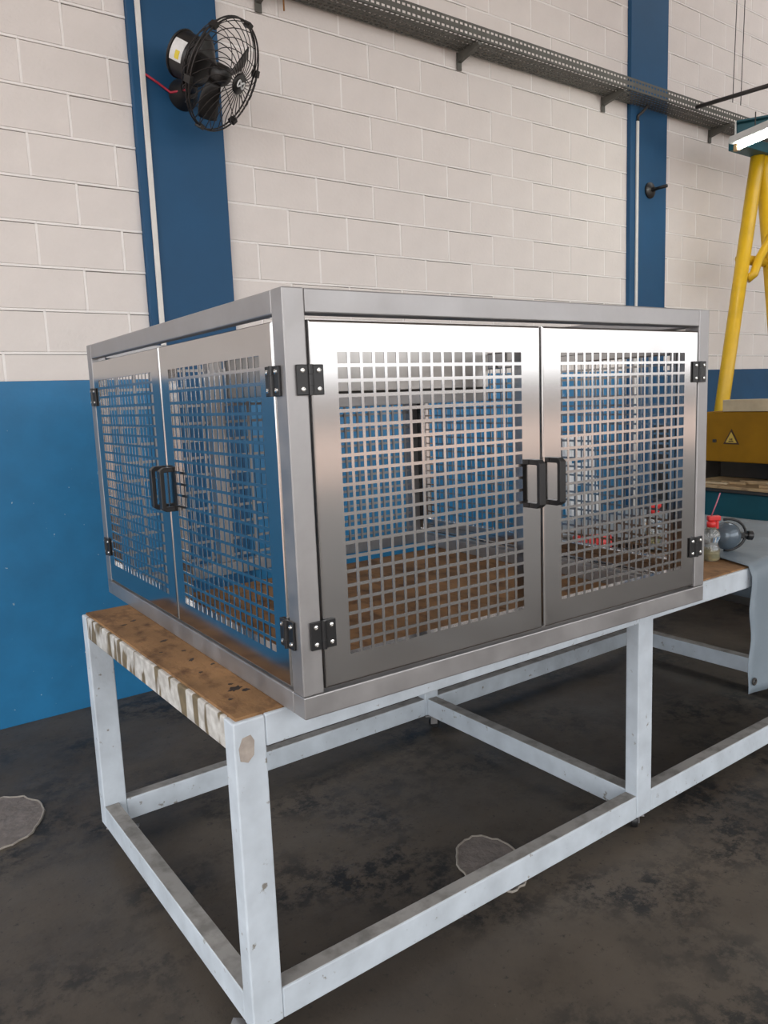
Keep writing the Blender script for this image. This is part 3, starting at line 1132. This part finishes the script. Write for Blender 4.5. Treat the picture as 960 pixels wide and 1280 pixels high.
# ================================================================== THINGS ON THE TABLE
def spray_bottle(x, y, s, lab, straw):
    b = empty('spray_bottle', (x, y, ZT + 0.0065), 0, lab, 'bottle', 'red capped bottles on the table')
    lathe('bottle', [(0, 0.001), (0.030, 0.001), (0.034, 0.006), (0.034, 0.045), (0.027, 0.062), (0.027, 0.075), (0.034, 0.09), (0.032, 0.11), (0.018, 0.128),
                     (0.016, 0.132), (0.0, 0.132)], M_GLASS, b, n=24)
    lathe('liquid', [(0, 0.004), (0.030, 0.004), (0.0315, 0.008), (0.0315, 0.044), (0, 0.044)], M_LIQUID, b, n=20)
    bm = bmesh.new()
    bm_lathe(bm, [(0.0, 0.132), (0.0175, 0.132), (0.0175, 0.152), (0.010, 0.156), (0, 0.156)], 18)
    link('cap', finish(bm, 'cap'), M_RED, b, smooth=True)
    bm = bmesh.new()
    bm_box(bm, (-0.016, -0.012, 0.156), (0.034, 0.012, 0.176), 0.005)
    bm_box(bm, (0.018, -0.005, 0.124), (0.028, 0.005, 0.158), 0.002)
    link('trigger', finish(bm, 'trigger'), M_RED, b)
    if straw:
        tube('thin_tube', [(0.0, 0.0, 0.176), (0.012, -0.005, 0.215), (0.028, -0.008, 0.265)], 0.0025, M_PINK, b, 8)
    b.scale = (s, s, s)
    b.rotation_euler = (0, 0, -0.6)
    return b


b1 = spray_bottle(2.80, 1.655, 1.0, 'clear bottle with red trigger and pink thin tube beside the dark visor', True)
b1.location.x, b1.location.y = 2.768, 1.644
b2 = spray_bottle(2.86, 1.97, 1.0, 'clear bottle with red trigger seen through the right front cage door', False)
b2.location.z = ZT + 0.018
vis = empty('face_visor', (2.885, 1.648, ZT + 0.026), 0, 'dark glossy round visor with black headband on the table beside the bottle', 'visor')
lathe('visor_shell', [(0.0, -0.055), (0.025, -0.050), (0.044, -0.034), (0.054, -0.012), (0.055, 0.008), (0.047, 0.031), (0.032, 0.047), (0.012, 0.055), (0.0, 0.056)],
      M_VISOR, vis, (0, 0, 0.060), n=28)
rr = 0.074
tube('headband', [(rr * math.cos(q) * 1.0 * 0.85 + 0.008, -0.55 * rr * math.cos(q), 0.064 + rr * math.sin(q) * 0.86) for q in [math.radians(a) for a in range(-100, 116, 12)]],
     0.0055, M_BLACK, vis, 8)
bm = bmesh.new()
bm_lathe(bm, [(0, 0.0), (0.010, 0), (0.010, 0.016), (0.017, 0.016), (0.019, 0.020), (0.019, 0.034), (0.015, 0.037), (0, 0.037)], 16)
k = link('headband_knob', finish(bm, 'headband_knob'), M_BLACK, vis, (0.062, -0.036, 0.060))
k.rotation_euler = Vector((0.8, -0.6, -0.1)).to_track_quat('Z', 'Y').to_euler()
k2 = box('pivot', (-0.010, -0.010, -0.012), (0.022, 0.010, 0.012), M_BLACK, vis, 0.003, (0.046, -0.026, 0.060), (0, 0, -0.6))

# red and black angle grinder, seen through the perforations
gr = empty('angle_grinder', (2.60, 2.04, ZT + 0.0112), -0.75, 'red and black angle grinder lying on the table behind the cage', 'grinder')
tube('motor_housing', [(-0.12, 0, 0.040), (-0.11, 0, 0.040), (-0.02, 0, 0.040), (0.04, 0, 0.040)], [0.022, 0.030, 0.034, 0.036], M_RED, gr, 16)
tube('grip', [(0.04, 0, 0.038), (0.10, 0, 0.036), (0.19, 0, 0.034), (0.20, 0, 0.034)], [0.026, 0.022, 0.026, 0.020], M_BLACK, gr, 14)
bm = bmesh.new(); bm_box(bm, (-0.185, -0.028, 0.012), (-0.115, 0.028, 0.068), 0.008)
link('gear_head', finish(bm, 'gear_head'), M_DARKMETAL, gr)
lathe('disc_guard', [(0, 0), (0.062, 0), (0.062, 0.012), (0.03, 0.016), (0, 0.016)], M_BLACK, gr, (-0.155, 0, -0.004), n=24)

# steel angle bars lying on the boards to the right of the cage
for i, (x, y, l, rz, lab) in enumerate([(2.36, 1.60, 0.50, 1.62, 'short grey steel bar on the plywood just right of the cage'),
                                        (2.50, 1.56, 0.30, 1.62, 'shorter grey steel bar lying nearest the tarpaulin')]):
    o = empty('steel_bar', (x, y, ZT + 0.0065), rz, lab, 'metal bar', 'loose steel bars')
    boxes('angle_leg', [((0, 0, 0), (l, 0.03, 0.003)), ((0, 0, 0.0032), (l, 0.003, 0.03))], M_TUBE, o)

# ================================================================== WHITE STEP STAND BEHIND THE TABLE
ws_ = empty('step_stand', (3.985, 3.33, 0), 0.0, 'white plastic step stand on the floor behind the table', 'step stand')

def lean(o):
    for v in o.data.vertices:
        v.co.x += 0.154 * (1.22 - v.co.z)
    return o


for x in (-0.18, 0.05):
    lean(box('stand_upright', (x, -0.06, 0.0), (x + 0.05, 0.0, 1.22), M_PLASTICW, ws_, 0.006))
for z in (0.10, 0.30, 0.50, 0.70, 0.90, 1.08):
    lean(box('step', (-0.1295, -0.065, z), (0.0495, -0.02, z + 0.145), M_PLASTICW, ws_, 0.006))

# ================================================================== YELLOW AND TEAL SHEET METAL MACHINE
ML = 3.3               # machine length; it faces the table, its left end towards the block wall
mc = empty('shearing_machine', (4.946, 3.448, 0), math.radians(-94.8), 'yellow and teal sheet metal machine facing the tarpaulin end of the table', 'machine')


def mb(name, lo, hi, m, bevel=0.005, parent=None):
    return box(name, lo, hi, m, parent or mc, bevel)


mb('lower_body', (0.30, 0.03, 0.42), (ML, 0.55, 0.79), M_TEAL)
mb('plinth', (0.34, 0.14, 0.0), (ML - 0.05, 0.53, 0.4195), M_DARKMETAL)
mb('bed_edge', (0.28, 0.0, 0.792), (ML, 0.06, 0.815), M_DARKMETAL, 0.003)
mb('bed_board', (0.26, -0.01, 0.816), (ML, 0.50, 0.838), M_BOARD, 0.003)
mb('side_frame', (0.0, 0.05, 0.0), (0.08, 0.50, 1.24), M_DARKMETAL)
mb('side_frame', (0.18, 0.10, 0.0), (0.27, 0.50, 1.24), M_DARKMETAL)
mb('back_plate', (0.275, 0.46, 0.84), (ML, 0.545, 1.30), M_DARKMETAL)
mb('tie_bar', (0.08, 0.15, 1.02), (0.18, 0.21, 1.09), M_DARKMETAL)
mb('tie_bar', (0.08, 0.15, 0.55), (0.18, 0.21, 0.62), M_TEAL)
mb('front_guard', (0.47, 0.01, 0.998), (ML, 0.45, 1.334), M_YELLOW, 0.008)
mb('top_channel', (0.602, 0.0, 1.3345), (ML, 0.12, 1.412), M_BEIGE, 0.004)
rnd = random.Random(4)
for i in range(9):
    a = 0.44 + 0.105 * i
    w_ = rnd.uniform(0.03, 0.06)
    o = mb('wood_offcut', (0, 0, 0), (rnd.uniform(0.16, 0.30), w_, 0.012 + 0.006 * (i % 3)), M_BOARD if i % 3 else M_PALE, 0.002)
    o.location = (a, 0.03 + 0.055 * (i % 4), 0.8385)
    o.rotation_euler = (0, 0, rnd.uniform(-0.1, 0.5))
mb('lock_knob', (0.534, -0.004, 1.128), (0.556, 0.012, 1.148), M_DARKMETAL, 0.002)


def tri(name, c, s, d0, d1, m, parent):
    """flat triangle plate standing in x-z"""
    bm = bmesh.new()
    pts = [(-s / 2, -0.289 * s), (s / 2, -0.289 * s), (0, 0.577 * s)]
    f = [bm.verts.new((c[0] + x, d0, c[1] + z)) for x, z in pts]
    g = [bm.verts.new((c[0] + x, d1, c[1] + z)) for x, z in pts]
    bm.faces.new(f); bm.faces.new(g[::-1])
    for i in range(3):
        bm.faces.new((f[i], f[(i + 1) % 3], g[(i + 1) % 3], g[i]))
    return link(name, finish(bm, name), m, parent)


SX, SZ = 0.668, 1.152
sg = tri('warning_sign', (SX, SZ), 0.116, 0.006, 0.0095, M_SIGNB, mc)
tri('sign_field', (SX, SZ), 0.082, 0.0045, 0.0062, M_SIGN, sg)
for lo, hi in [((SX - 0.018, 0.0035, SZ - 0.018), (SX + 0.018, 0.0046, SZ - 0.011)), ((SX - 0.010, 0.0035, SZ - 0.008), (SX - 0.002, 0.0046, SZ + 0.004)),
               ((SX + 0.003, 0.0035, SZ - 0.008), (SX + 0.010, 0.0046, SZ + 0.006))]:
    box('sign_pictogram', lo, hi, M_SIGNB, sg)

# ================================================================== YELLOW GANTRY WITH TEAL BEAM
ga = empty('gantry_hoist', (6.45, 3.5, 0), 0, 'yellow tubular gantry frame carrying a dark teal beam at the right edge', 'gantry')
AP = 3.36
tube('leg', [(-0.73, 0, 0.04), (0.0, 0, AP)], 0.055, M_YELLOW2, ga, 16)
tube('leg', [(0.78, 0, 0.04), (0.06, 0, AP)], 0.055, M_YELLOW2, ga, 16)
tube('cross_tube', [(-0.185, 0.03, 2.53), (0.24, 0.03, 2.53)], 0.04, M_YELLOW2, ga, 12)
tube('curved_brace', [(-0.165, -0.03, 2.36), (-0.12, -0.06, 2.40), (-0.05, -0.06, 2.52), (0.10, -0.05, 2.66), (0.22, -0.03, 2.78)], 0.035, M_YELLOW2, ga, 12)
box('foot', (-0.85, -0.10, 0.0), (-0.62, 0.10, 0.045), M_YELLOW2, ga, 0.005)
box('foot', (0.66, -0.10, 0.0), (0.90, 0.10, 0.045), M_YELLOW2, ga, 0.005)
# I-beam running out over the hall
bm = bmesh.new()
L0, L1 = 0.03, -3.0
for lo, hi in [((-0.06, L1, 0.0), (0.06, L0, 0.014)), ((-0.005, L1, 0.014), (0.005, L0, 0.126)), ((-0.06, L1, 0.126), (0.06, L0, 0.14))]:
    bm_box(bm, lo, hi, 0.001)
bo = link('beam', finish(bm, 'beam'), M_TEAL, ga, (-0.27, 0.0, 3.425), (0, 0, 0.46))
box('beam_saddle', (-0.36, -0.09, 3.345), (0.10, 0.05, 3.424), M_TEAL, ga, 0.004)
box('beam_end_plate', (-0.06, L0 + 0.001, 0.0), (0.06, L0 + 0.012, 0.14), M_LAMP, bo)

# ================================================================== FLUORESCENT LAMP
la_ = empty('fluorescent_lamp', (5.735, 3.30, 3.27), -0.294, 'lit white fluorescent tube lamp hanging at the right edge under the beam', 'lamp')
box('lamp_body', (-0.055, -1.25, 0.0), (0.055, 0.0, 0.055), M_LAMP, la_, 0.012)
tube('lamp_tube', [(0.0, -1.20, -0.028), (0.0, -0.05, -0.028)], 0.016, M_TUBE_ON, la_, 14)
box('tube_holder', (-0.016, -0.048, -0.05), (0.016, -0.012, -0.0005), M_BRASS, la_, 0.003)
box('tube_holder', (-0.016, -1.238, -0.05), (0.016, -1.202, -0.0005), M_BRASS, la_, 0.003)
for y in (-0.2, -1.05):
    tube('lamp_hanger', [(0, y, 0.055), (0, y, 0.165)], 0.004, M_DARKMETAL, la_, 6)
